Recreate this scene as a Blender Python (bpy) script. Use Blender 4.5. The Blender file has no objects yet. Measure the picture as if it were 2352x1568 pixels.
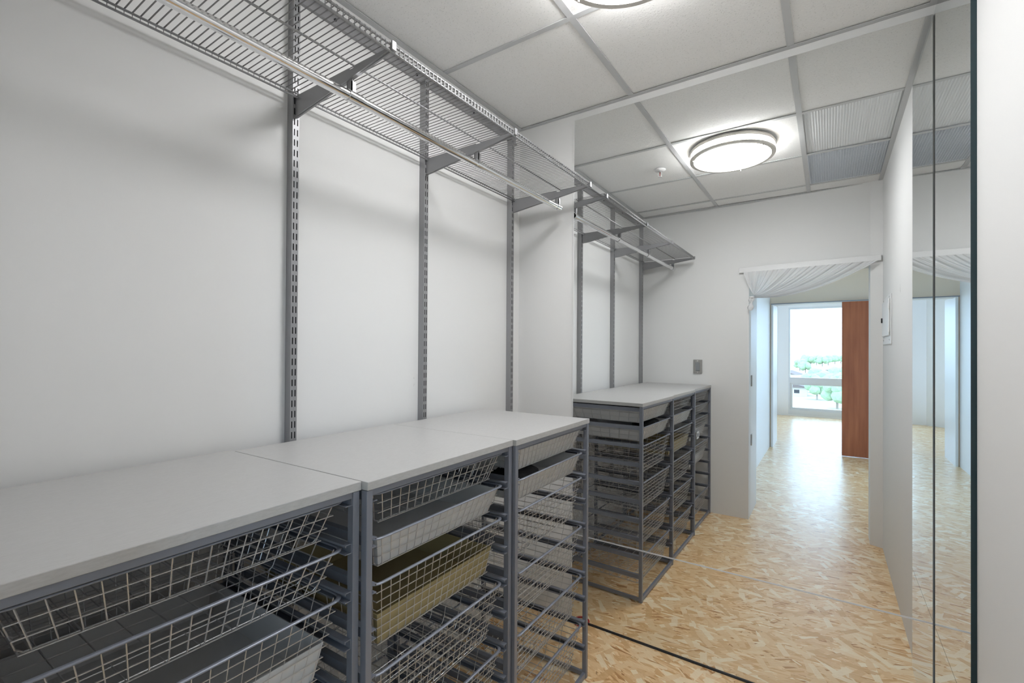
import bpy, math, random
from mathutils import Vector, Matrix
random.seed(7)
S = bpy.context.scene
C = S.collection

# ------------------------------------------------------------------ camera
F_PX, Y0 = 1074.79, 796.16                  # focal length / principal row in a 2352x1568 frame
TH, PIT, ROLL, EYE = .5952, .0069, .0063, 1.3405
fw = Vector((-math.sin(TH)*math.cos(PIT), math.cos(TH)*math.cos(PIT), math.sin(PIT)))
rt = Vector((math.cos(TH), math.sin(TH), 0)); up = rt.cross(fw)
R_ = math.cos(ROLL)*rt + math.sin(ROLL)*up
U_ = -math.sin(ROLL)*rt + math.cos(ROLL)*up
cd = bpy.data.cameras.new('camera'); cam = bpy.data.objects.new('camera', cd); C.objects.link(cam)
cd.sensor_width = 36; cd.lens = F_PX/2352*36; cd.shift_y = (Y0-784)/2352
cd.clip_start = .02; cd.clip_end = 3000
cam.matrix_world = Matrix(((R_.x, U_.x, -fw.x, 0), (R_.y, U_.y, -fw.y, 0), (R_.z, U_.z, -fw.z, EYE), (0, 0, 0, 1)))
S.camera = cam

# ------------------------------------------------------------------ light
SKY_STRENGTH, LAMP_STRENGTH = 5.0, 23.5
w = bpy.data.worlds.new('world'); S.world = w; w.use_nodes = True
bg = w.node_tree.nodes['Background']
bg.inputs[0].default_value = (.53, .72, 1, 1); bg.inputs[1].default_value = SKY_STRENGTH
S.view_settings.view_transform = 'Standard'; S.view_settings.look = 'None'
S.view_settings.exposure = .64; S.view_settings.gamma = 1.0; S.view_settings.use_curve_mapping = False
pl = bpy.data.lights.new('window_daylight', 'AREA'); pl.shape = 'RECTANGLE'; pl.size = 3.6; pl.size_y = 2.2
pl.cycles.is_portal = True                  # only tells the sampler where the sky comes in
po = bpy.data.objects.new('window_daylight', pl); C.objects.link(po)
po.location = (1.12, -7.12, 1.17)
po.rotation_euler = Vector((0, 1, 0)).to_track_quat('-Z', 'Z').to_euler()

pl2 = bpy.data.lights.new('added_window_daylight', 'AREA'); pl2.shape = 'RECTANGLE'; pl2.size = 1.3; pl2.size_y = 1.8
pl2.cycles.is_portal = True  # portal of the added, unseen hall window
po2 = bpy.data.objects.new('added_window_daylight', pl2); C.objects.link(po2)
po2.location = (1.22, -1.72, 1.3); po2.rotation_euler = Vector((-1, 0, 0)).to_track_quat('-Z', 'Z').to_euler()

# ------------------------------------------------------------------ dimensions
A = -1.3955          # left wall face
E = 2.1161           # mirror face on the end wall
B = .2952            # mirror face on the right wall
BW = .307            # painted right wall face
ZC = 2.531           # ceiling grid
ZM, ZS = 2.4947, .4245
XM = -1.062
JL, JR = -.53, .24   # doorway jambs

# ------------------------------------------------------------------ helpers
class MB:
    def __init__(s): s.v = []; s.f = []; s.m = []
    def quad(s, a, b, c, d, m=0):
        n = len(s.v); s.v += [a, b, c, d]; s.f.append((n, n+1, n+2, n+3)); s.m.append(m)
    def box(s, x0, x1, y0, y1, z0, z1, m=0):
        n = len(s.v)
        s.v += [(x0,y0,z0),(x1,y0,z0),(x1,y1,z0),(x0,y1,z0),(x0,y0,z1),(x1,y0,z1),(x1,y1,z1),(x0,y1,z1)]
        for q in ((0,3,2,1),(4,5,6,7),(0,1,5,4),(1,2,6,5),(2,3,7,6),(3,0,4,7)):
            s.f.append(tuple(n+i for i in q)); s.m.append(m)
        return s
    def prism(s, poly, lo, hi, axis='z', m=0):
        n = len(s.v); k = len(poly)
        for h in (lo, hi):
            for a, b in poly:
                s.v.append((a, b, h) if axis == 'z' else ((a, h, b) if axis == 'y' else (h, a, b)))
        s.f.append(tuple(n+i for i in range(k))[::-1]); s.f.append(tuple(n+k+i for i in range(k)))
        s.m += [m, m]
        for i in range(k):
            j = (i+1) % k; s.f.append((n+i, n+j, n+k+j, n+k+i)); s.m.append(m)
        return s
    def tube(s, pts, r, n=6, closed=False, cap=True, rz=None, m=0, up=(0,0,1)):
        pts = [Vector(p) for p in pts]; k = len(pts); base = len(s.v); upv = Vector(up)
        for i, p in enumerate(pts):
            a = pts[i-1] if (i or closed) else p
            b = pts[(i+1) % k] if (i < k-1 or closed) else p
            d1 = (p-a).normalized() if (p-a).length > 1e-9 else None
            d2 = (b-p).normalized() if (b-p).length > 1e-9 else None
            d = ((d1 or d2)+(d2 or d1)).normalized()
            sc = 1.0
            if d1 and d2: sc = 1/max(.5, d.dot(d1))
            u = upv if abs(d.dot(upv)) < .95 else Vector((1,0,0))
            x = d.cross(u).normalized(); y = x.cross(d).normalized()
            for j in range(n):
                t = 2*math.pi*(j+.5)/n
                q = p + x*math.cos(t)*r*sc + y*math.sin(t)*(rz or r)
                s.v.append(tuple(q))
        for i in range(k if closed else k-1):
            for j in range(n):
                a0 = base+i*n+j; a1 = base+i*n+(j+1) % n; i2 = (i+1) % k
                s.f.append((a0, base+i2*n+j, base+i2*n+(j+1) % n, a1)); s.m.append(m)
        if cap and not closed:
            s.f.append(tuple(base+j for j in range(n))); s.f.append(tuple(base+(k-1)*n+j for j in range(n))[::-1]); s.m += [m, m]
        return s
    def lathe(s, prof, n=48, c=(0,0,0), m=0, closed=True):
        base = len(s.v); k = len(prof)
        for i in range(n):
            t = 2*math.pi*i/n
            for r, z in prof: s.v.append((c[0]+r*math.cos(t), c[1]+r*math.sin(t), c[2]+z))
        for i in range(n):
            for j in range(k if closed else k-1):
                j2 = (j+1) % k; i2 = (i+1) % n
                s.f.append((base+i*k+j, base+i2*k+j, base+i2*k+j2, base+i*k+j2)); s.m.append(m)
        return s
    def build(s, name, mat, parent=None, smooth=False, bevel=0, loc=None):
        me = bpy.data.meshes.new(name); me.from_pydata(s.v, [], s.f); me.update()
        for mm in (mat if isinstance(mat, (list, tuple)) else [mat]): me.materials.append(mm)
        for p, i in zip(me.polygons, s.m): p.material_index = i; p.use_smooth = smooth
        o = bpy.data.objects.new(name, me); C.objects.link(o)
        if parent: o.parent = parent
        if loc: o.location = loc
        if bevel:
            b = o.modifiers.new('bevel', 'BEVEL'); b.width = bevel; b.segments = 2; b.limit_method = 'ANGLE'
        return o

def tag(o, label=None, cat=None, group=None, kind=None):
    if label: o['label'] = label
    if cat: o['category'] = cat
    if group: o['group'] = group
    if kind: o['kind'] = kind
    return o
def empty(name, loc=(0,0,0), rz=0, **k):
    o = bpy.data.objects.new(name, None); C.objects.link(o); o.location = loc; o.rotation_euler = (0,0,rz)
    o.empty_display_size = .05
    return tag(o, **k)
def inst(src, parent, loc=(0,0,0), rot=(0,0,0), name=None):
    o = bpy.data.objects.new(name or src.name.split('.')[0], src.data); C.objects.link(o); o.parent = parent
    o.location = loc; o.rotation_euler = rot
    for m in src.modifiers:
        if m.type == 'BEVEL':
            b = o.modifiers.new('bevel', 'BEVEL'); b.width = m.width; b.segments = m.segments; b.limit_method = m.limit_method
    return o

# ------------------------------------------------------------------ materials
def mat(name, col, rough=.5, metal=0, spec=.5, **k):
    m = bpy.data.materials.new(name); m.use_nodes = True
    b = m.node_tree.nodes['Principled BSDF']
    b.inputs['Base Color'].default_value = (*col, 1); b.inputs['Roughness'].default_value = rough
    b.inputs['Metallic'].default_value = metal; b.inputs['Specular IOR Level'].default_value = spec
    for kk, v in k.items(): b.inputs[kk.replace('_', ' ')].default_value = v
    return m
class NT:
    def __init__(s, m): s.t = m.node_tree; s.b = s.t.nodes['Principled BSDF']
    def n(s, typ, **k):
        x = s.t.nodes.new(typ)
        for a, v in k.items():
            if a.startswith('i_'):
                key = a[2:]; x.inputs[int(key) if key.isdigit() else key.replace('_', ' ')].default_value = v
            else: setattr(x, a, v)
        return x
    def l(s, a, b): s.t.links.new(a, b)
    def math(s, op, a, b=None, clamp=False):
        x = s.n('ShaderNodeMath', operation=op, use_clamp=clamp)
        for i, v in enumerate((a, b)):
            if v is None: continue
            if isinstance(v, (int, float)): x.inputs[i].default_value = v
            else: s.l(v, x.inputs[i])
        return x.outputs[0]
    def mix(s, f, a, b, typ='MIX'):
        x = s.n('ShaderNodeMix', data_type='RGBA', blend_type=typ)
        for i, v in ((0, f), (6, a), (7, b)):
            if isinstance(v, (int, float)): x.inputs[i].default_value = v
            elif isinstance(v, tuple): x.inputs[i].default_value = (*v, 1) if len(v) == 3 else v
            else: s.l(v, x.inputs[i])
        return x.outputs[2]
    def ramp(s, f, stops):
        x = s.n('ShaderNodeValToRGB'); e = x.color_ramp.elements
        while len(e) < len(stops): e.new(.5)
        for k, (p, c) in zip(e, stops): k.position = p; k.color = (*c, 1)
        s.l(f, x.inputs[0]); return x.outputs[0]
    def coord(s, scale=(1,1,1), rot=(0,0,0), loc=(0,0,0), out='Object'):
        tc = s.n('ShaderNodeTexCoord'); mp = s.n('ShaderNodeMapping')
        mp.inputs['Scale'].default_value = scale; mp.inputs['Rotation'].default_value = rot; mp.inputs['Location'].default_value = loc
        if any(rot) and len(set(scale[:2])) > 1:      # turn first, stretch after
            r0 = s.n('ShaderNodeMapping'); r0.inputs['Rotation'].default_value = rot; mp.inputs['Rotation'].default_value = (0, 0, 0)
            s.l(tc.outputs[out], r0.inputs['Vector']); s.l(r0.outputs[0], mp.inputs['Vector'])
        else: s.l(tc.outputs[out], mp.inputs['Vector'])
        return mp.outputs[0]
    def bump(s, h, strength=.2, dist=.002):
        x = s.n('ShaderNodeBump', i_Strength=strength, i_Distance=dist); s.l(h, x.inputs['Height']); s.l(x.outputs[0], s.b.inputs['Normal'])

def paint(name, col, rough=.5, scuff=0.):
    m = mat(name, col, rough); t = NT(m)
    nz = t.n('ShaderNodeTexNoise', i_Scale=90., i_Detail=3.); t.l(t.coord(), nz.inputs['Vector'])
    t.bump(nz.outputs[0], .06, .002)
    if scuff:
        n1 = t.n('ShaderNodeTexNoise', i_Scale=7., i_Detail=5., i_Roughness=.75); t.l(t.coord((1, 1, .55), loc=(3, 1, 2)), n1.inputs['Vector'])
        n2 = t.n('ShaderNodeTexNoise', i_Scale=1.7, i_Detail=2.); t.l(t.coord(loc=(9, 4, 1)), n2.inputs['Vector'])
        a = t.math('MULTIPLY', t.math('SUBTRACT', n1.outputs[0], .695), 22., True)
        b = t.math('MULTIPLY', t.math('SUBTRACT', n2.outputs[0], .5), 8., True)
        t.l(t.mix(t.math('MULTIPLY', t.math('MULTIPLY', a, b), scuff), col, (.33, .32, .31)), t.b.inputs['Base Color'])
    return m
M = {}
M['wall'] = paint('wall_paint', (.78, .78, .772), .62, .8)
M['hallwall'] = paint('hall_paint', (.85, .85, .84), .5)
M['cream'] = paint('cream_paint', (.86, .72, .57), .55)
M['steel'] = mat('grey_frame_steel', (.245, .262, .31), .38, .35)
M['shelf'] = mat('platinum_steel', (.33, .33, .338), .40, .4)
M['deck'] = mat('shelf_wire', (.24, .238, .24), .4, .4)
M['wire'] = mat('wire_steel', (.60, .60, .61), .33, .7)
M['chrome'] = mat('chrome', (.78, .78, .79), .10, 1)
M['nickel'] = mat('brushed_nickel', (.62, .59, .55), .45, .45)
M['tbar'] = mat('grid_metal', (.56, .57, .58), .4, .1)
M['white'] = mat('white_enamel', (.80, .80, .80), .35)
M['trimw'] = paint('trim_white', (.80, .80, .80), .38)
M['black'] = mat('black_cloth_and_shade', (.012, .012, .014), .8)  # also painted shade inside the standards and the rod
M['dark'] = mat('dark_channel', (.035, .038, .045), .35, .4)
M['silver'] = mat('silver_channel', (.75, .77, .80), .45, .3)
M['liner'] = mat('grey_liner', (.60, .60, .60), .38)
M['yellow'] = mat('yellow_lit_liner', (.37, .30, .15), .55)  # grey liner with yellowish light put into its colour
M['red'] = mat('red_plastic', (.45, .02, .02), .4)
M['card'] = mat('white_card', (.75, .75, .75), .6)
M['glassedge'] = mat('mirror_edge', (.004, .028, .036), .12, 0, .6)
M['stain'] = mat('stainless', (.46, .45, .43), .3, 1)
M['alu'] = mat('window_aluminium', (.72, .74, .76), .4, .1)
# mirror
m = bpy.data.materials.new('mirror_silver'); m.use_nodes = True; nt = m.node_tree; nt.nodes.clear()
g = nt.nodes.new('ShaderNodeBsdfGlossy'); g.inputs['Color'].default_value = (.885, .90, .90, 1); g.inputs['Roughness'].default_value = 0
o_ = nt.nodes.new('ShaderNodeOutputMaterial'); nt.links.new(g.outputs[0], o_.inputs[0]); M['mirror'] = m
# window glass
m = bpy.data.materials.new('window_glass'); m.use_nodes = True; nt = m.node_tree; nt.nodes.clear()
a = nt.nodes.new('ShaderNodeBsdfTransparent'); b = nt.nodes.new('ShaderNodeBsdfGlossy'); b.inputs['Roughness'].default_value = 0
a.inputs[0].default_value = (.93, .97, .96, 1); x = nt.nodes.new('ShaderNodeMixShader'); x.inputs[0].default_value = .06
o_ = nt.nodes.new('ShaderNodeOutputMaterial')
nt.links.new(a.outputs[0], x.inputs[1]); nt.links.new(b.outputs[0], x.inputs[2]); nt.links.new(x.outputs[0], o_.inputs[0]); M['glass'] = m
# lamp diffuser
m = bpy.data.materials.new('lit_acrylic'); m.use_nodes = True; b = m.node_tree.nodes['Principled BSDF']
b.inputs['Base Color'].default_value = (.9, .9, .9, 1); b.inputs['Emission Color'].default_value = (.985, .99, 1, 1)
b.inputs['Emission Strength'].default_value = LAMP_STRENGTH; M['lit'] = m
# counter: grey laminate with a fine brushed fleck
m = mat('grey_laminate', (.40, .395, .385), .42); t = NT(m)
nz = t.n('ShaderNodeTexNoise', i_Scale=60., i_Detail=4., i_Roughness=.7); t.l(t.coord((14, 1, 4)), nz.inputs['Vector'])
t.l(t.ramp(nz.outputs[0], [(.3, (.43, .427, .42)), (.7, (.51, .507, .50))]), t.b.inputs['Base Color']); M['counter'] = m
# ceiling tile: pitted mineral fibre
m = mat('ceiling_tile', (.66, .655, .64), .9, 0, .1); t = NT(m)
n1 = t.n('ShaderNodeTexNoise', i_Scale=130., i_Detail=5., i_Roughness=.7); t.l(t.coord(), n1.inputs['Vector'])
n2 = t.n('ShaderNodeTexVoronoi', i_Scale=85.); t.l(t.coord((1, 1.6, 1)), n2.inputs['Vector'])
n3 = t.n('ShaderNodeTexNoise', i_Scale=9., i_Detail=6., i_Roughness=.7); t.l(t.coord((1, 1.8, 1), loc=(3.1, 5.7, 0)), n3.inputs['Vector'])
pit = t.math('MULTIPLY', t.math('SUBTRACT', .23, n2.outputs[0]), 3.5, True)
fis = t.math('MULTIPLY', t.math('SUBTRACT', n3.outputs[0], .725), 40., True)
c1 = t.mix(n1.outputs[0], (.83, .83, .82), (.93, .93, .92))
c2 = t.mix(t.math('MULTIPLY', pit, .55), c1, (.30, .30, .29))
t.l(t.mix(t.math('MULTIPLY', fis, .75), c2, (.16, .14, .13)), t.b.inputs['Base Color'])
t.bump(t.math('SUBTRACT', n1.outputs[0], t.math('MULTIPLY', pit, .8)), .5, .003); M['tile'] = m
# lens panel / egg crate
M['lens'] = mat('prismatic_lens', (.70, .72, .73), .3)
M['crate'] = mat('egg_crate', (.80, .84, .90), .5)
# reddish brown veneer
m = mat('brown_veneer', (.24, .09, .05), .38); t = NT(m)
nz = t.n('ShaderNodeTexNoise', i_Scale=3., i_Detail=5.); t.l(t.coord((7, 7, .5)), nz.inputs['Vector'])
t.l(t.ramp(nz.outputs[0], [(.3, (.28, .082, .036)), (.7, (.42, .14, .062))]), t.b.inputs['Base Color']); M['veneer'] = m
# oriented strand board
m = mat('osb', (.6, .43, .23), .36); t = NT(m)
wob = t.n('ShaderNodeTexNoise', i_Scale=9., i_Detail=2.); t.l(t.coord(), wob.inputs['Vector'])
wv = t.n('ShaderNodeVectorMath', operation='SCALE'); wv.inputs['Scale'].default_value = .22; t.l(wob.outputs[1], wv.inputs[0])
def flakes(rot, lx, ly, off, metric='CHEBYCHEV'):
    ad = t.n('ShaderNodeVectorMath', operation='ADD'); t.l(t.coord((lx, ly, 1), (0, 0, rot), (off, off*.7, 0)), ad.inputs[0]); t.l(wv.outputs[0], ad.inputs[1])
    v = t.n('ShaderNodeTexVoronoi', voronoi_dimensions='2D', distance=metric, i_Scale=1.); t.l(ad.outputs[0], v.inputs['Vector'])
    sp = t.n('ShaderNodeSeparateColor'); t.l(v.outputs['Color'], sp.inputs[0])
    return sp.outputs[0], sp.outputs[1], v.outputs['Distance']
PAL = [(0, (.42, .19, .06)), (.12, (.66, .37, .15)), (.5, (.80, .52, .26)), (.82, (.88, .62, .34)), (1, (.95, .79, .54))]
base, _, dd = flakes(.3, 14, 95, 0, 'EUCLIDEAN')
col = t.ramp(base, PAL); hgt = base
for rot, lx, ly, off, th in ((1.1, 15, 85, 2.1, .6), (-.5, 13, 95, 5.3, .5), (.55, 14, 85, 8.8, .45), (.1, 12, 100, 14.8, .5)):
    r1, r2, d = flakes(rot, lx, ly, off, 'EUCLIDEAN')
    msk = t.math('GREATER_THAN', r2, th); col = t.mix(msk, col, t.ramp(r1, PAL)); hgt = t.mix(msk, hgt, r1)
for rot, lx, ly, off, th in ((1.0, 7, 24, 3.3, .74), (-.55, 6, 22, 7.1, .76), (.5, 7, 26, 11.7, .72), (1.8, 8, 24, 17.9, .80), (-1.1, 7.5, 25, 29.3, .78), (-.1, 6, 24, 23.2, .76), (.8, 8.5, 28, 41.2, .76), (2.3, 7, 26, 53.2, .80)):
    r1, r2, d = flakes(rot, lx, ly, off)
    msk = t.math('MULTIPLY', t.math('GREATER_THAN', r2, th), t.math('LESS_THAN', d, .36))
    col = t.mix(t.math('MULTIPLY', msk, .85), col, t.ramp(r1, [(0, (.66, .39, .17)), (.3, (.80, .53, .27)), (.7, (.87, .64, .37)), (1, (.96, .84, .61))])); hgt = t.mix(msk, hgt, t.math('ADD', r1, .3))
gr = t.n('ShaderNodeTexNoise', i_Scale=1., i_Detail=4.); t.l(t.coord((30, 220, 1), (0, 0, .5)), gr.inputs['Vector'])
col = t.mix(.55, col, t.mix(gr.outputs[0], (.25, .25, .25), (.95, .95, .95)), 'SOFT_LIGHT')
nd = t.n('ShaderNodeTexNoise', i_Scale=24., i_Detail=3., i_Roughness=.7); t.l(t.coord((1, 3.5, 1), (0, 0, .8)), nd.inputs['Vector'])
col = t.mix(t.math('MULTIPLY', t.math('SUBTRACT', nd.outputs[0], .665), 9., True), col, (.20, .09, .035))
t.l(col, t.b.inputs['Base Color'])
t.b.inputs['Coat Weight'].default_value = .5; t.b.inputs['Coat Roughness'].default_value = .27
t.bump(t.math('ADD', t.math('MULTIPLY', hgt, .5), t.math('MULTIPLY', gr.outputs[0], .5)), .7, .0016); M['osb'] = m
# sheer curtain
m = bpy.data.materials.new('sheer_cloth'); m.use_nodes = True; nt = m.node_tree; nt.nodes.clear()
d = nt.nodes.new('ShaderNodeBsdfDiffuse'); d.inputs[0].default_value = (.92, .92, .93, 1)
tl = nt.nodes.new('ShaderNodeBsdfTranslucent'); tl.inputs[0].default_value = (.92, .92, .93, 1)
tr = nt.nodes.new('ShaderNodeBsdfTransparent')
x1 = nt.nodes.new('ShaderNodeMixShader'); x1.inputs[0].default_value = .4
x2 = nt.nodes.new('ShaderNodeMixShader'); x2.inputs[0].default_value = .16
o_ = nt.nodes.new('ShaderNodeOutputMaterial')
nt.links.new(d.outputs[0], x1.inputs[1]); nt.links.new(tl.outputs[0], x1.inputs[2]); nt.links.new(x1.outputs[0], x2.inputs[1])
nt.links.new(tr.outputs[0], x2.inputs[2]); nt.links.new(x2.outputs[0], o_.inputs[0]); M['sheer'] = m
# outdoors
M['ground'] = mat('dry_ground', (.42, .37, .30), .9); M['leaf'] = mat('tree_green', (.30, .42, .25), .8)
M['house'] = mat('house_wall', (.55, .5, .45), .8); M['roof'] = mat('roof_tile', (.16, .12, .11), .8); M['bark'] = mat('bark', (.32, .27, .22), .9)

# ================================================================== SETTING
tag(MB().box(A-.1, 3.2, -7.35, E+.1, -.05, 0).build('floor', M['osb']), kind='structure')
tag(MB().box(A-.1, A, -.05, E+.11, 0, 2.7).build('wall_left', M['wall']), kind='structure')
tag(MB().box(A, .42, E+.008, E+.11, 0, 2.7).build('wall_end', M['wall']), kind='structure')
tag(MB().box(BW, .42, -.05, E+.008, 0, 2.7).build('wall_right', M['wall']), kind='structure')
mb = MB()
mb.prism([(A, -.05), (JL, -.05), (JL, .066), (A, .066)], 0, 2.7)
mb.prism([(JL, -.05), (JR, -.05), (JR, .118), (JL, .066)], 1.955, 2.7)
mb.prism([(JR, -.05), (BW, -.05), (BW, .148), (JR, .118)], 0, 2.7)
tag(mb.build('wall_back', M['wall']), kind='structure')
tag(MB().box(JL-.03, JL, -.42, -.05, 0, 2.03).build('trim_1', M['trimw']), kind='structure')
# hall behind the doorway, second opening, far room
tag(MB().box(-.78, -.69, -3.3, -.05, 0, 2.5).build('wall_hall_left', M['hallwall']), kind='structure')
tag(MB().box(-.69, JL-.03, -.42, -.05, 2.0, 2.5).build('trim_2', M['trimw']), kind='structure')
mb = MB(); mb.box(1.25, 1.35, -3.3, -2.37, 0, 2.5); mb.box(1.25, 1.35, -1.08, -.05, 0, 2.5); mb.box(1.25, 1.35, -2.37, -1.08, 0, .38); mb.box(1.25, 1.35, -2.37, -1.08, 2.22, 2.5)
tag(mb.build('wall_hall_right', M['hallwall']), kind='structure')
wr = empty('window_4', (1.28, -2.37, .38), kind='structure')  # window added out of view to let daylight into the hall
fr = MB()
for y in (0, 1.25): fr.box(0, .05, y, y+.04, 0, 1.84)
fr.box(0, .05, .04, 1.25, 0, .04); fr.box(0, .05, .04, 1.25, 1.80, 1.84)
fr.build('window_frame', M['alu'], wr)
MB().box(.02, .026, .04, 1.25, .04, 1.80).build('pane', M['glass'], wr)
tag(MB().box(.42, 1.35, -.15, -.05, 0, 2.5).build('wall_hall_near', M['hallwall']), kind='structure')
mb = MB()
mb.box(-2.4, -.672, -3.42, -3.3, 0, 2.5); mb.box(-.672, .95, -3.42, -3.3, 2.012, 2.5); mb.box(.95, 3.2, -3.42, -3.3, 0, 2.5)
tag(mb.build('wall_hall_far', M['cream']), kind='structure')
mb = MB(); mb.box(-.672, -.648, -3.9, -3.28, 0, 2.012); mb.box(-.648, .95, -3.44, -3.28, 1.996, 2.012)
tag(mb.build('trim_3', M['trimw']), kind='structure')
tag(MB().box(-.78, 1.35, -3.3, -.05, 2.42, 2.5).build('ceiling_hall', M['hallwall']), kind='structure')
tag(MB().box(-2.4, 3.2, -7.35, -3.42, 2.36, 2.46).build('ceiling_room', M['hallwall']), kind='structure')
tag(MB().prism([(-.90, -7.2), (-2.4, -5.9), (-2.4, -6.05), (-.90, -7.35)], 0, 2.36).build('wall_far_left', M['hallwall']), kind='structure')
tag(MB().box(-2.5, -2.4, -6.05, -3.3, 0, 2.46).build('wall_room_left', M['hallwall']), kind='structure')
tag(MB().box(3.1, 3.2, -7.35, -3.42, 0, 2.36).build('wall_room_right', M['hallwall']), kind='structure')
mb = MB(); mb.box(-.90, -.705, -7.35, -7.2, 0, 2.36); mb.box(-.705, 3.1, -7.35, -7.2, 2.27, 2.36); mb.box(-.705, 3.1, -7.35, -7.2, 0, .03)
tag(mb.build('wall_far', M['hallwall']), kind='structure')
# windows of the far room: three bays, each with a tall pane over a low hopper pane
for i, x0 in enumerate((-.705, .56, 1.83)):
    x1 = x0+1.27; wr = empty('window_%d' % (i+1), (x0, -7.25, .03), kind='structure')
    fr = MB(); W = x1-x0
    fr.box(0, .03, -.03, .05, 0, 2.24); fr.box(W-.03, W, -.03, .05, 0, 2.24)
    fr.box(.03, W-.03, -.03, .05, 0, .10); fr.box(.03, W-.03, -.03, .06, .655, .775); fr.box(.03, W-.03, -.03, .05, 2.2, 2.24)
    fr.build('window_frame', M['alu'], wr)
    hf = MB(); hf.box(.03, .075, -.02, .03, .10, .655); hf.box(W-.075, W-.03, -.02, .03, .10, .655)
    hf.box(.075, W-.075, -.02, .03, .10, .145); hf.box(.075, W-.075, -.02, .03, .62, .655)
    h = hf.build('hopper_sash', M['alu'], wr)
    MB().box(.24, .31, .03, .05, .125, .145).build('latch', M['alu'], h)
    MB().box(.03, W-.03, 0, .006, .775, 2.2).build('pane', M['glass'], wr)
    MB().box(.075, W-.075, 0, .006, .145, .62).build('pane', M['glass'], wr)
# brown sliding door in front of the second opening
d = empty('door_1', (.14, -3.17, .006), kind='structure')
MB().box(0, .92, -.04, 0, 0, 1.985).build('leaf', M['veneer'], d, bevel=.002)
MB().box(-.81, 1.0, -.05, .0, 1.990, 2.000).build('track', M['steel'], d)
# hinge leaves left on the door jamb
for z in (1.10, .615):
    h = empty('door_hinge', (JL, -.09, z), label='%s of two small steel hinges on the doorway jamb, seen in the mirror' % ('upper' if z > 1 else 'lower'), cat='hinge', group='hinges on the door jamb')
    MB().box(0, .003, -.035, .03, -.045, .045).build('leaf', M['stain'], h)
    MB().tube([(.004, .03, -.045), (.004, .03, .045)], .006, 8).build('knuckle', M['stain'], h)

# ------------------------------------------------------------------ suspended ceiling
ceil = tag(MB().box(A-.1, .42, -.05, E+.11, 2.62, 2.7).build('ceiling', M['white']), kind='structure')
XS = [A, -.765, -.125, BW]; YS = [E+.008, 1.497, .895, .285, .07]
tiles = {}
for ix in range(3):
    for iy in range(4):
        if ix == 2 and iy in (1, 2): continue
        x0, x1, y1, y0 = XS[ix], XS[ix+1], YS[iy], YS[iy+1]
        key = (ix, iy); g_ = .004
        cx, cy = (x0+x1)/2, (y0+y1)/2; hx, hy = (x1-x0)/2-g_, (y1-y0)/2-g_
        if key == (2, 3): pass
        dz = random.uniform(.003, .0055)
        MB().box(-hx, hx, -hy, hy, dz, dz+.015).build('ceiling_tile', M['tile'], ceil, loc=(cx, cy, ZC), bevel=.0015)
def tee(x0, x1, y0, y1):
    b_ = MB().box(x0, x1, y0, y1, ZC-.001, ZC+.0025)
    if x1-x0 < y1-y0: b_.box((x0+x1)/2-.003, (x0+x1)/2+.003, y0, y1, ZC+.0025, ZC+.03)
    else: b_.box(x0, x1, (y0+y1)/2-.003, (y0+y1)/2+.003, ZC+.0025, ZC+.03)
    b_.build('tee_bar', M['tbar'], ceil)
for x in XS[1:3]: tee(x-.0125, x+.0125, .09, E-.002)
for ix in range(3):
    for y in YS[1:4]:
        x0 = XS[ix]+(.0125 if ix else .02); x1 = XS[ix+1]-(.0125 if ix < 2 else .02)
        tee(x0, x1, y-.011, y+.011)
def angle(x0, x1, y0, y1, vx0, vx1, vy0, vy1):
    b_ = MB().box(x0, x1, y0, y1, ZC-.0022, ZC-.0002); b_.box(vx0, vx1, vy0, vy1, ZC-.0002, ZC+.025)
    b_.build('wall_angle', M['tbar'], ceil)
angle(A, A+.024, .09, E+.008, A, A+.002, .09, E+.008)
angle(BW-.024, BW, .14, E+.008, BW-.002, BW, .14, E+.008)
angle(A+.024, BW-.024, E-.014, E+.008, A+.024, BW-.024, E+.006, E+.008)
angle(A+.024, JR, .072, .115, A+.024, JR, .072, .075); 
# prismatic panel and egg-crate grille in the right-hand column
px0, px1 = XS[2]+.006, BW-.006
lp = empty('ceiling_light_panel', ((px0+px1)/2, (YS[1]+YS[2])/2, ZC+.003), label='pale ribbed plastic light panel in the ceiling grid beside the mirrored wall', cat='ceiling panel')
hx, hy = (px1-px0)/2, (YS[1]-YS[2])/2-.006
MB().box(-hx, hx, -hy, hy, .004, .008).build('sheet', M['lens'], lp)
r_ = MB(); nrb = 34
for i in range(nrb):
    x = -hx+.012+(2*hx-.024)*i/(nrb-1)
    r_.prism([(x-.0045, .004), (x, .0025), (x+.0045, .004)], -hy+.012, hy-.012, 'y')
tag(r_.build('rib', M['lens'], lp), kind='stuff')
gp = empty('air_return_grille', ((px0+px1)/2, (YS[2]+YS[3])/2, ZC+.003), label='blue-grey egg-crate air return grille in the ceiling near the doorway', cat='vent')
hy = (YS[2]-YS[3])/2-.006
f_ = MB(); f_.box(-hx, hx, -hy, -hy+.012, 0, .02); f_.box(-hx, hx, hy-.012, hy, 0, .02); f_.box(-hx, -hx+.012, -hy+.012, hy-.012, 0, .02); f_.box(hx-.012, hx, -hy+.012, hy-.012, 0, .02)
f_.build('frame', M['crate'], gp)
l_ = MB(); k = int((2*hx-.024)/.0125)
for i in range(1, k): x = -hx+.012+(2*hx-.024)*i/k; l_.box(x-.0008, x+.0008, -hy+.012, hy-.012, .001, .014)
k = int((2*hy-.024)/.0125)
for i in range(1, k): y = -hy+.012+(2*hy-.024)*i/k; l_.box(-hx+.012, hx-.012, y-.0008, y+.0008, .0012, .0138)
tag(l_.build('lattice', M['crate'], gp), kind='stuff')
MB().box(-hx, hx, -hy, hy, .0205, .0225).build('added_backing', M['crate'], gp)  # plate added above the lattice to brighten the grille

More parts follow.
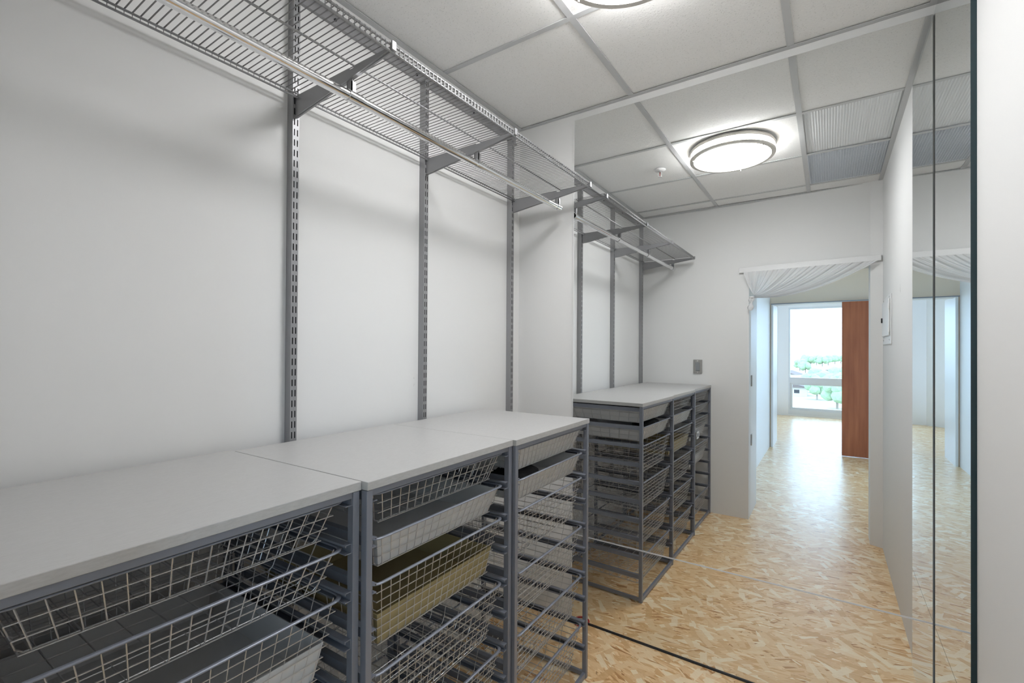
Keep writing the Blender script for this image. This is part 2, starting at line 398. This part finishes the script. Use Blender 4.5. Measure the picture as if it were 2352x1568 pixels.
# ------------------------------------------------------------------ mirrors
def mirror(name, poly_box, face, label):
    x0, x1, y0, y1, z0, z1 = poly_box
    b_ = MB().box(x0, x1, y0, y1, z0, z1, 1)
    b_.m[{'-y': 2, '-x': 5}[face]] = 0
    o = b_.build(name, [M['mirror'], M['glassedge']])
    return tag(o, label, 'mirror')
GAP = .0025
mirror('mirror_panel', (XM, B-.003, E, E+.008, ZS+GAP, ZM), '-y', 'tall mirror panel covering the end wall beside the drawer units')
mirror('mirror_panel', (XM, B-.003, E, E+.008, .008, ZS-GAP), '-y', 'low mirror panel at the foot of the end wall reflecting the floor')
mirror('mirror_panel', (B, BW, 1.6205, E-.003, ZS+.001, 2.5), '-x', 'tall narrow mirror panel with dark teal glass edge on the right wall')
mirror('mirror_panel', (B, BW, 1.6205, E-.003, .001, ZS-.001), '-x', 'low narrow mirror panel at the foot of the right wall')
tag(MB().box(XM, B-.003, E-.001, E+.008, ZS-GAP, ZS+GAP).build('trim_4', M['silver']), kind='structure')
tag(MB().box(XM, B-.003, E-.004, E+.008, 0, .008).build('trim_5', M['dark']), kind='structure')
tag(MB().box(XM-.004, XM, E-.001, E+.008, 0, ZM).build('trim_6', M['trimw']), kind='structure')

# ================================================================== CLOSET SYSTEM
# slotted wall standards
def standard():
    b_ = MB(); w_ = .022; d_ = .0295; z0, z1 = .35, 2.46
    xs = [0, .0042, .0078, .0142, .0178, w_]; pitch = .0322; n = int((z1-z0)/pitch)
    for i in range(n):
        zz = [z0+i*pitch, z0+i*pitch+.006, z0+i*pitch+.026, z0+(i+1)*pitch]
        for a_ in range(5):
            for c_ in range(3):
                if c_ == 1 and a_ in (1, 3): continue
                b_.quad((d_, xs[a_], zz[c_]), (d_, xs[a_+1], zz[c_]), (d_, xs[a_+1], zz[c_+1]), (d_, xs[a_], zz[c_+1]))
    zt = z0+n*pitch
    b_.quad((0, 0, z0), (d_, 0, z0), (d_, 0, zt), (0, 0, zt)); b_.quad((d_, w_, z0), (0, w_, z0), (0, w_, zt), (d_, w_, zt))
    b_.quad((0, 0, zt), (d_, 0, zt), (d_, w_, zt), (0, w_, zt)); b_.quad((0, w_, z0), (d_, w_, z0), (d_, 0, z0), (0, 0, z0))
    b_.quad((.0255, 0, z0), (.0255, w_, z0), (.0255, w_, zt), (.0255, 0, zt), 1)  # black sheet painting the shade behind the slots
    return b_
PY = [.807, 1.374, 2.006, .145]
where = ['left of the three in direct view', 'in the middle between two others', 'closest to the mirror wall', 'nearest the doorway wall, seen only in the mirror']
std = None
for y, wh in zip(PY, where):
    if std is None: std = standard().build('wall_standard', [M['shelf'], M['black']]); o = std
    else: o = std.copy(); C.objects.link(o)
    o.location = (A, y, 0); tag(o, 'grey slotted upright wall standard ' + wh, 'shelf upright', 'slotted wall standards')
ht = empty('hanging_track', (A, .1, 2.435), label='grey horizontal hanging track screwed to the wall above the wire shelf', cat='track')
MB().prism([(0, 0), (.012, 0), (.012, .006), (.004, .006), (.004, .04), (.014, .04), (.014, .046), (0, .046)], 0, 1.98, 'y').build('rail', M['shelf'], ht)
for y in (.12, .49, .87, 1.25, 1.62): MB().tube([(.004, y, .023), (.008, y, .023)], .005, 10).build('screw', M['dark'], ht)

# shelf brackets
def bracket():
    b_ = MB()
    x0, x1 = .0, .437
    prof = [(x0, -.073), (.03, -.072), (.30, -.036), (.428, -.022), (x1, -.016), (x1, -.0), (x1-.006, -.0), (x1-.006, -.007), (.287, -.007), (.287, .003), (.281, -.007), (.262, -.007), (.258, .001), (.165, .001), (.16, -.007), (x0, -.007)]
    prof = [(x0, -.073), (.03, -.072), (.30, -.036), (.428, -.022), (x1, -.014), (x1, .001), (x1-.007, .001), (x1-.010, -.006), (.284, -.006), (.276, -.0115), (.264, -.0115), (.256, -.006), (x0, -.006)]
    b_.prism(prof, -.0012, .0012, 'y')
    # folded lower flange
    for (a0, za), (a1, zb) in (((.0, -.073), (.30, -.036)), ((.30, -.036), (x1, -.016))):
        n = len(b_.v); b_.v += [(a0, -.006, za), (a1, -.006, zb), (a1, .006, zb), (a0, .006, za), (a0, -.006, za+.002), (a1, -.006, zb+.002), (a1, .006, zb+.002), (a0, .006, za+.002)]
        for q in ((0,3,2,1),(4,5,6,7),(0,1,5,4),(1,2,6,5),(2,3,7,6),(3,0,4,7)): b_.f.append(tuple(n+i for i in q)); b_.m.append(0)
    return b_
ZSH = 2.128
bnames = ['left of the three in direct view', 'on the middle wall standard', 'at the shelf end next to the mirror', 'nearest the doorway wall, seen only in the mirror']
bk = None
for y, wh in zip(PY, bnames):
    r_ = empty('shelf_bracket', (A+.0295, y+.011, ZSH), label='dark grey triangular shelf bracket ' + wh, cat='bracket', group='brackets under the wire shelf')
    if bk is None:
        bk = bracket().build('arm', M['shelf'], r_)
        tip = MB().box(.4365, .442, -.007, .007, -.020, .003).build('end_cap', M['shelf'], r_, bevel=.001)
        hk = MB().box(-.002, .0, -.0035, .0035, -.071, -.008).build('hook', M['dark'], r_)
    else:
        inst(bk, r_); inst(tip, r_); inst(hk, r_)

# ventilated wire shelf
sh = empty('wire_shelf', (A+.035, .15, ZSH), label='long ventilated wire shelf on brackets high along the left wall', cat='shelf')
L = 1.885; n = int(L/.0156); XF = .43
wmb = MB()
for i in range(n+1):
    y = .004+(L-.008)*i/n
    wmb.tube([(.0, y, -.014), (.0, y, .001), (XF-.004, y, .001), (XF, y, -.003), (XF, y, -.022)], .00135, 5)
tag(wmb.build('deck_wires', M['deck'], sh), kind='stuff')
for nm, x, z, r in (('back_rail', .003, -.0025, .0028), ('back_rail', .003, -.014, .0028), ('middle_rod', .271, -.003, .003), ('front_rail', XF-.0035, -.0035, .0034), ('front_rail', XF-.0035, -.021, .0034)):
    MB().tube([(x, 0, z), (x, L, z)], r, 8).build(nm, M['shelf'], sh, smooth=True)

# hanging rod
rod = empty('closet_rod', (-1.103, .12, 2.043), label='chrome closet hanging rod below the wire shelf', cat='hanging rod')
def pipe(r, r2, y0, y1, nn=20):  # inner wall takes the second material, black as painted shade in the bore
    b_ = MB(); 
    for i in range(nn):
        t0, t1 = 2*math.pi*i/nn, 2*math.pi*(i+1)/nn
        p = lambda t, rr, y: (rr*math.cos(t), y, rr*math.sin(t))
        b_.quad(p(t0, r, y0), p(t0, r, y1), p(t1, r, y1), p(t1, r, y0)); b_.quad(p(t0, r2, y0), p(t1, r2, y0), p(t1, r2, y1), p(t0, r2, y1), 1)
        for y in (y0, y1): b_.quad(p(t0, r, y), p(t1, r, y), p(t1, r2, y), p(t0, r2, y))
    return b_
segs = [(.03, .70), (.74, 1.265), (1.305, 1.90), (1.92, 1.935)]
for y0, y1 in ((0, .695), (.695, 1.262), (1.262, 1.905)): pipe(.0138, .0122, y0, y1, 28).build('tube', [M['chrome'], M['black']], rod, smooth=True)
for y in PY:
    yy = y+.011-.12
    if y > 2: s0, s1 = yy-.012, yy+.022
    else: s0, s1 = yy-.008, yy+.036
    pipe(.0162, .0139, s0, s1, 28).build('sleeve', [M['chrome'], M['black']], rod, smooth=True)
    b_ = MB(); b_.box(-.012, .010, yy-.002, yy+.001, .010, .048); b_.box(-.012, -.009, yy-.002, yy+.012, .010, .04); b_.box(.007, .010, yy-.002, yy+.012, .010, .04)
    b_.build('rod_hook', M['shelf'], rod)

# ------------------------------------------------------------------ drawer units
UW, UD = .563, .535
SLOT0, PITCH = 1.023, .0995
units = [(-.811, .080, math.radians(1.2)), (-.806, .6485, math.radians(1.2)), (-.807, 1.2165, math.radians(1.25))]
unames = ['left drawer unit in front', 'middle drawer unit', 'drawer unit beside the mirror']
ordn = ['top', 'second', 'third', 'fourth', 'fifth', 'sixth', 'seventh', 'eighth', 'ninth', 'tenth']
post = runr = None
def rr_rect(x0, x1, y0, y1, z, rad, seg=5):
    p = []
    for cx, cy, a0 in ((x1-rad, y1-rad, 0), (x0+rad, y1-rad, 90), (x0+rad, y0+rad, 180), (x1-rad, y0+rad, 270)):
        for i in range(seg+1):
            t_ = math.radians(a0+90*i/seg); p.append((cx+rad*math.cos(t_), cy+rad*math.sin(t_), z))
    return p
BX0, BX1, BY0, BY1 = -.522, -.012, .0265, .5365       # rim rectangle in unit coordinates
def basket_parts(h):
    rim = MB().tube(rr_rect(BX0, BX1, BY0, BY1, 0, .028), .0052, 8, True, rz=.0026)
    wm = MB(); ins = .026 if h < .1 else .030
    cx, cy = (BX0+BX1)/2, (BY0+BY1)/2; hx, hy = (BX1-BX0)/2-.003, (BY1-BY0)/2-.014
    def P(a, b, zf):           # a,b in -1..1 ; zf 0 rim .. 1 bottom
        return (cx+a*(hx-ins*zf), cy+b*(hy-ins*zf), -h*zf)
    r = .00125; N = 17
    for i in range(N):
        a = -1+2*(i+.5)/N
        for ax in (0, 1):
            if ax and i % 2: continue
            q = lambda s_, zf, k=1.0: P(s_*k, a, zf) if ax == 0 else P(a, s_*k, zf)
            if i % 2:
                for sd in (1, -1): wm.tube([q(sd, 0), q(sd, .9), q(sd, 1, .972)], r, 5)
            else: wm.tube([q(1, 0), q(1, .9), q(1, 1, .972), q(-1, 1, .972), q(-1, .9), q(-1, 0)], r, 5)
    lv = 3 if h < .1 else 7
    for k in range(1, lv+1):
        zf = k/lv*.96 if k < lv else .95
        wm.tube([P(1, 1, zf), P(-1, 1, zf), P(-1, -1, zf), P(1, -1, zf)], r, 5, True)
    return rim, wm
def liner_mesh(h, top=.006):
    b_ = MB(); ins = .026 if h < .1 else .030; t_ = .002
    cx, cy = (BX0+BX1)/2, (BY0+BY1)/2; hx, hy = (BX1-BX0)/2-.003-.0045, (BY1-BY0)/2-.014-.0045
    def ring(zf, k): return [(cx+a*(hx-ins*zf-k), cy+b*(hy-ins*zf-k), -h*zf) for a, b in ((1, 1), (-1, 1), (-1, -1), (1, -1))]
    rings = [ring(.955, 0), ring(top/h, 0), ring(top/h, t_), ring(.93, t_)]
    n = len(b_.v)
    for r in rings: b_.v += r
    for j in range(3):
        for i in range(4):
            b_.f.append((n+j*4+i, n+j*4+(i+1) % 4, n+(j+1)*4+(i+1) % 4, n+(j+1)*4+i)); b_.m.append(0)
    b_.f.append((n, n+1, n+2, n+3)[::-1]); b_.f.append((n+12, n+13, n+14, n+15)); b_.m += [0, 0]
    return b_
H = {1: .079, 2: .166}
bcache = {}; lcache = {}
content = [
    [(0, 1, None), (1, 1, None), (2, 2, 'liner'), (4, 2, 'liner'), (8, 2, None)],
    [(0, 1, None), (1, 1, 'liner'), (2, 2, 'yellow'), (4, 2, None), (6, 2, None), (8, 2, None)],
    [(0, 1, 'liner'), (1, 1, 'liner'), (2, 2, None), (4, 2, None), (6, 2, None), (8, 2, None)]]
for ui, (ux, uy, rz) in enumerate(units):
    fr = empty('drawer_unit', (ux, uy, 0), rz, label='grey steel ladder frame of the ' + unames[ui], cat='drawer frame', group='drawer frames')
    for x in (-.018, -UD):
        for y in (0, UW-.016):
            if post is None: post = MB().box(0, .018, 0, .016, 0, 1.0405).build('post', M['steel'], fr, bevel=.0012); post.location = (x, y, 0)
            else: inst(post, fr, (x, y, 0))
    for k in range(10):
        z = SLOT0-k*PITCH
        for side in (0, 1):
            if runr is None:
                rb = MB(); rb.box(-UD+.018, -.004, 0, .0018, -.0105, .0105); rb.box(-UD+.018, -.004, .0018, .0155, .0088, .0105); rb.box(-UD+.018, -.004, .0018, .0155, -.0105, -.0088)
                rb.box(-UD+.018, -.004, .0137, .0155, .0055, .0088)
                runr = rb.build('runner', M['steel'], fr); runr.location = (0, .016, z)
            elif side == 0: inst(runr, fr, (0, .016, z))
            else: inst(runr, fr, (-UD+.018-.004, UW-.016, z), (0, 0, math.pi))
    for x0, x1, z0, z1 in ((-.016, -.003, 1.0275, 1.0405), (-UD+.003, -UD+.016, 1.0275, 1.0405), (-.016, -.003, .004, .024), (-UD+.003, -UD+.016, .004, .024)):
        MB().box(x0, x1, .016, UW-.016, z0, z1).build('crossbar', M['steel'], fr, bevel=.001)
    for y in (0, UW-.016):
        MB().box(-UD+.018, -.018, y+.002, y+.014, .006, .022).build('side_rail', M['steel'], fr)
    ct = MB().box(-UD-.006, .0015, .0005, UW+.0035, 0, .0185).build('counter_top', M['counter'], bevel=.0012)
    ct.location = (ux, uy, 1.0412); ct.rotation_euler.z = rz
    tag(ct, 'light grey laminate top panel resting on the ' + unames[ui], 'counter top', 'top panels of the drawer units')
    for slot, hs, lin in content[ui]:
        h = H[hs]; nm = 'shallow' if hs == 1 else 'deep'
        bt = empty('wire_basket', (ux, uy, SLOT0-slot*PITCH), rz, label='%s wire mesh basket on the %s runner of the %s' % (nm, ordn[slot], unames[ui]), cat='basket', group='wire basket drawers')
        if hs not in bcache:
            rim, wm = basket_parts(h)
            bcache[hs] = (rim.build('rim', M['steel'], bt, smooth=True), tag(wm.build('wire_mesh', M['wire'], bt), kind='stuff'))
        else:
            inst(bcache[hs][0], bt); tag(inst(bcache[hs][1], bt), kind='stuff')
        if lin:
            key = (hs, lin)
            if key not in lcache: lcache[key] = liner_mesh(h, .006 if hs == 1 else .082).build('drawer_liner', M[lin])
            if key in lcache and lcache[key].get('label'): lo = lcache[key].copy(); C.objects.link(lo)
            else: lo = lcache[key]
            lo.location = (ux, uy, SLOT0-slot*PITCH); lo.rotation_euler.z = rz
            tag(lo, ('yellow-lit' if lin == 'yellow' else 'smooth grey') + ' tray liner inside the %s-runner basket of the %s' % (ordn[slot], unames[ui]), 'drawer liner', 'liners in the wire baskets')

# black folded pouch lying in the second basket beside the mirror
ux, uy, rz = units[2]
pb = MB(); NR, NC = 13, 16
for k in range(NR):
    q = k/(NR-1)*2-1; sc = max(.25, (1-abs(q)**3.2)**.5); yy = .168+.122*q; wob_ = .005*math.sin(k*1.9)
    for j in range(NC):
        t_ = 2*math.pi*j/NC; cz = math.sin(t_)
        pb.v.append((-.118-.068*sc*math.cos(t_)+wob_, yy, -.034+(.040 if cz > 0 else .034)*sc*math.copysign(abs(cz)**.7, cz)+.003*math.sin(k*2.3+j)))
for i in range(NR-1):
    for j in range(NC): pb.f.append((i*NC+j, i*NC+(j+1) % NC, (i+1)*NC+(j+1) % NC, (i+1)*NC+j)); pb.m.append(0)
pb.f.append(tuple(range(NC))[::-1]); pb.f.append(tuple((NR-1)*NC+j for j in range(NC))); pb.m += [0, 0]
p_ = pb.build('cloth_pouch', M['black'], smooth=True); p_.location = (ux, uy, SLOT0-PITCH); p_.rotation_euler.z = rz
tag(p_, 'black folded cloth pouch lying in a lined basket beside the mirror', 'pouch')
# paper tag on a basket of the left unit, visible in the mirror
ux, uy, rz = units[0]
tg = empty('basket_tag', (ux-.036, uy+.305, SLOT0-2*PITCH-.138), label='small white tag with a dark square on a left unit basket', cat='tag')
MB().box(0, .001, -.04, .04, -.028, .028).build('card', M['card'], tg)
MB().box(.001, .0016, -.014, .016, -.014, .014).build('dark_square', M['dark'], tg)
# red loop of cord on the floor
arc = [(.035*math.cos(t_), .035*math.sin(t_)*1.0, 0) for t_ in [math.pi+math.pi*i/14 for i in range(15)]]
rc = MB().tube(arc, .004, 8).build('cord_loop', M['red'], smooth=True); rc.location = (-1.01, E-.0045, .0042)
tag(rc, 'small red loop of cord on the floor touching the mirror', 'cord')

# ================================================================== FITTINGS
lamp = empty('ceiling_light', (-.472, 1.262, ZC-.004), label='round white ceiling light with two nickel rings, switched on', cat='ceiling light')
MB().lathe([(0, 0), (.222, 0), (.222, -.008), (0, -.008)], 64).build('base', M['nickel'], lamp, smooth=False)
MB().lathe([(.0, -.008), (.202, -.008), (.204, -.05), (.196, -.062), (.15, -.070), (.0, -.074)], 64, closed=False).build('diffuser', M['lit'], lamp, smooth=True)
for z in (-.013, -.055): MB().lathe([(.2055, z-.007), (.224, z-.007), (.227, z-.003), (.227, z+.004), (.224, z+.007), (.2055, z+.007)], 64).build('ring', M['nickel'], lamp)
for a_ in (35, 155, 275):
    t_ = math.radians(a_); p = (.2145*math.cos(t_), .2145*math.sin(t_))
    MB().tube([(*p, -.006), (*p, -.07)], .0035, 8).build('stud', M['nickel'], lamp)

sp = empty('fire_sprinkler', (-.917, 1.163, ZC-.005), label='small white pendant fire sprinkler in the ceiling, seen in the mirror', cat='sprinkler')
MB().lathe([(.010, 0), (.036, 0), (.034, -.006), (.014, -.010), (.010, -.010)], 28).build('escutcheon', M['white'], sp, smooth=True)
MB().tube([(0, 0, -.004), (0, 0, -.02)], .009, 12).build('nozzle', M['chrome'], sp)
for s_ in (-1, 1): MB().tube([(.008*s_, 0, -.016), (.013*s_, 0, -.026), (.011*s_, 0, -.038), (.002*s_, 0, -.046)], .0022, 6).build('frame_arm', M['white'], sp)
MB().tube([(0, 0, -.018), (0, 0, -.044)], .0022, 8).build('glass_bulb', M['red'], sp)
MB().lathe([(0, -.046), (.014, -.046), (.014, -.048), (0, -.048)], 16).build('deflector', M['white'], sp)

sw = empty('light_switch', (-.918, .072, 1.211), label='stainless steel rocker light switch on the doorway wall, seen in the mirror', cat='light switch')
MB().box(-.036, .036, 0, .006, -.058, .058).build('plate', M['stain'], sw, bevel=.003)
MB().box(-.017, .017, .006, .009, -.034, .034).build('rocker', mat('grey_rocker', (.26, .27, .28), .4), sw, bevel=.001)
MB().box(-.017, .017, .006, .0085, -.0375, -.0345).build('gap', M['dark'], sw)
for z in (-.048, .048): MB().tube([(0, .005, z), (0, .0075, z)], .004, 10).build('screw', M['white'], sw)

bp = empty('breaker_panel', (BW, .23, 1.39), label='white flush electrical panel cover on the right wall, seen in the mirror', cat='electrical panel')
MB().box(-.006, 0, 0, .47, 0, .30).build('cover', M['white'], bp, bevel=.003)
dr = MB().box(-.014, -.006, .035, .435, .052, .275).build('panel_door', M['white'], bp, bevel=.004)
MB().box(-.020, -.014, .045, .075, .145, .175).build('latch', M['black'], dr)
for z in (.085, .23): MB().tube([(-.012, .437, z-.015), (-.012, .437, z+.015)], .005, 8).build('hinge', M['white'], dr)
for y in (.06, .41):
    for z in (.028, .288): MB().tube([(-.006, y, z), (-.008, y, z)], .005, 10).build('screw', M['tbar'], bp)

vb = MB().prism([(-.60, .073), (.297, .148), (.297, .166), (-.60, .091)], 1.972, 2.012).build('valance_board', M['trimw'], bevel=.002)
tag(vb, 'narrow white board above the doorway holding the curtain, seen in the mirror', 'curtain rail')
# swagged sheer curtain gathered to the left
cu = empty('curtain', (-.49, .1, 1.775), label='sheer white curtain swagged across the doorway top and tied at the left', cat='curtain')
NS, NT_ = 190, 30; cb = MB(); rnd = random.Random(3)
ph = [rnd.uniform(0, 6.28) for _ in range(6)]
for i in range(NS+1):
    s_ = i/NS; tx = .035*-1.9+.0; tx = -.075+.845*s_; tz = .196
    cxx = tx*.5-.01; czz = .085-.135*s_
    yb = (tx-.075+.0)*.0838*.6
    fold = .011*math.sin(s_*2*math.pi*8+ph[0]+2.6*math.sin(s_*7))*(.5+.5*math.sin(s_*17+ph[2])**2)+.006*math.sin(s_*2*math.pi*19+ph[1]+2*math.sin(s_*11))+.003*math.sin(s_*2*math.pi*43+ph[3])
    for j in range(NT_+1):
        t_ = j/NT_; q = (1-t_)**2; r = 2*t_*(1-t_); u_ = t_*t_
        amp = .45+.9*math.sin(math.pi*min(1, t_*1.05))*.8+.15*t_
        x = q*tx+r*cxx; z = q*tz+r*czz+u_*(.012*(1-2*s_))
        y = .012+fold*amp+(1-t_)*(.008+tx*.07)
        z += .35*fold*math.sin(math.pi*t_)
        cb.v.append((x, y, z))
for i in range(NS):
    for j in range(NT_): a_ = i*(NT_+1)+j; cb.f.append((a_, a_+1, a_+NT_+2, a_+NT_+1)); cb.m.append(0)
cb.build('cloth', M['sheer'], cu, smooth=True)
tb = MB(); NT2 = 16; nn = 15
for k in range(NT2):
    z = -.01-.10*k/(NT2-1); rr = .012+.006*math.sin(k*.7)+.004*k/NT2
    for j in range(nn):
        a_ = 2*math.pi*j/nn; w_ = rr*(1+.35*math.sin(4*a_)); tb.v.append((-.016+w_*math.cos(a_)-.0006*k, .012+w_*.8*math.sin(a_), z))
for k in range(NT2-1):
    for j in range(nn): tb.f.append((k*nn+j, k*nn+(j+1) % nn, (k+1)*nn+(j+1) % nn, (k+1)*nn+j)); tb.m.append(0)
tb.build('tail', M['sheer'], cu, smooth=True)
MB().lathe([(.010, -.008), (.019, -.006), (.019, .006), (.010, .008)], 16, (-.014, .012, -.006)).build('tieback', M['white'], cu, smooth=True)

# ================================================================== OUTSIDE THE FAR WINDOW
GZ = -14.
tag(MB().box(-900, 900, -2500, -12, GZ-1, GZ).build('ground', M['ground']), kind='structure')
import bmesh
bm = bmesh.new(); rnd = random.Random(5)
for k in range(9):
    c_ = Vector((rnd.uniform(-2.2, 2.2), rnd.uniform(-2.2, 2.2), rnd.uniform(3.6, 6.2))); rr = rnd.uniform(1.3, 2.2)
    bmesh.ops.create_icosphere(bm, subdivisions=2, radius=rr, matrix=Matrix.Translation(c_))
for v in bm.verts: v.co += Vector((rnd.uniform(-.18, .18), rnd.uniform(-.18, .18), rnd.uniform(-.18, .18)))
cm = bpy.data.meshes.new('crown'); bm.to_mesh(cm); bm.free(); cm.materials.append(M['leaf'])
tm = None
def far(phi, dist): return (math.tan(math.radians(phi))*(dist+4.2), -dist)
def tree(phi, dist, s_, near):
    global tm
    x, y = far(phi, dist); r_ = empty('tree', (x, y, GZ), rnd.uniform(0, 6), label='green tree below the far window, ' + ('close to the building' if near else 'far out towards the horizon'), cat='tree', group='trees near the building' if near else 'trees towards the horizon')
    r_.scale = (s_, s_, s_)
    o = bpy.data.objects.new('crown', cm); C.objects.link(o); o.parent = r_
    if tm is None: tm = MB().tube([(0, 0, 0), (0, 0, 4)], .3, 8).build('trunk', M['bark'], r_)
    else: inst(tm, r_)
for phi, dist, s_ in ((-1.5, 205, .9), (-1.0, 175, .9), (.4, 190, 1.0), (.7, 150, 1.0), (1.9, 175, 1.0), (1.7, 222, 1.1), (-.4, 218, 1.0), (.7, 245, 1.1), (-1.1, 250, 1.0)): tree(phi, dist, s_, True)
for phi, dist, s_ in ((-1.95, 660, 1.5), (-1.55, 600, 1.4), (-1.05, 640, 1.5), (-.55, 590, 1.4), (-.05, 650, 1.5), (-2.5, 440, 1.2), (-2.0, 400, 1.0), (.5, 720, 1.5), (1.0, 760, 1.4)): tree(phi, dist, s_, False)
for i, (phi, dist, lb) in enumerate(((-3.6, 190, 'pale low house with a dark gabled roof left of the near trees'), (-.1, 330, 'pale low house with a dark roof beyond the near trees'), (.9, 380, 'low house with dark roof right of the distant trees'), (-3.6, 300, 'small pale house in the open ground left of centre'))):
    x, y = far(phi, dist); r_ = empty('house', (x, y, GZ), .15*i, label=lb, cat='house')
    MB().box(-6, 6, -4, 4, 0, 3).build('walls', M['house'], r_)
    MB().prism([(-6.6, 3), (6.6, 3), (0, 5)], -4.6, 4.6, 'y').build('roof', M['roof'], r_)
    for xx in (-3, 3): MB().box(xx-.8, xx+.8, 4.0, 4.05, 1, 2.2).build('window', M['dark'], r_)
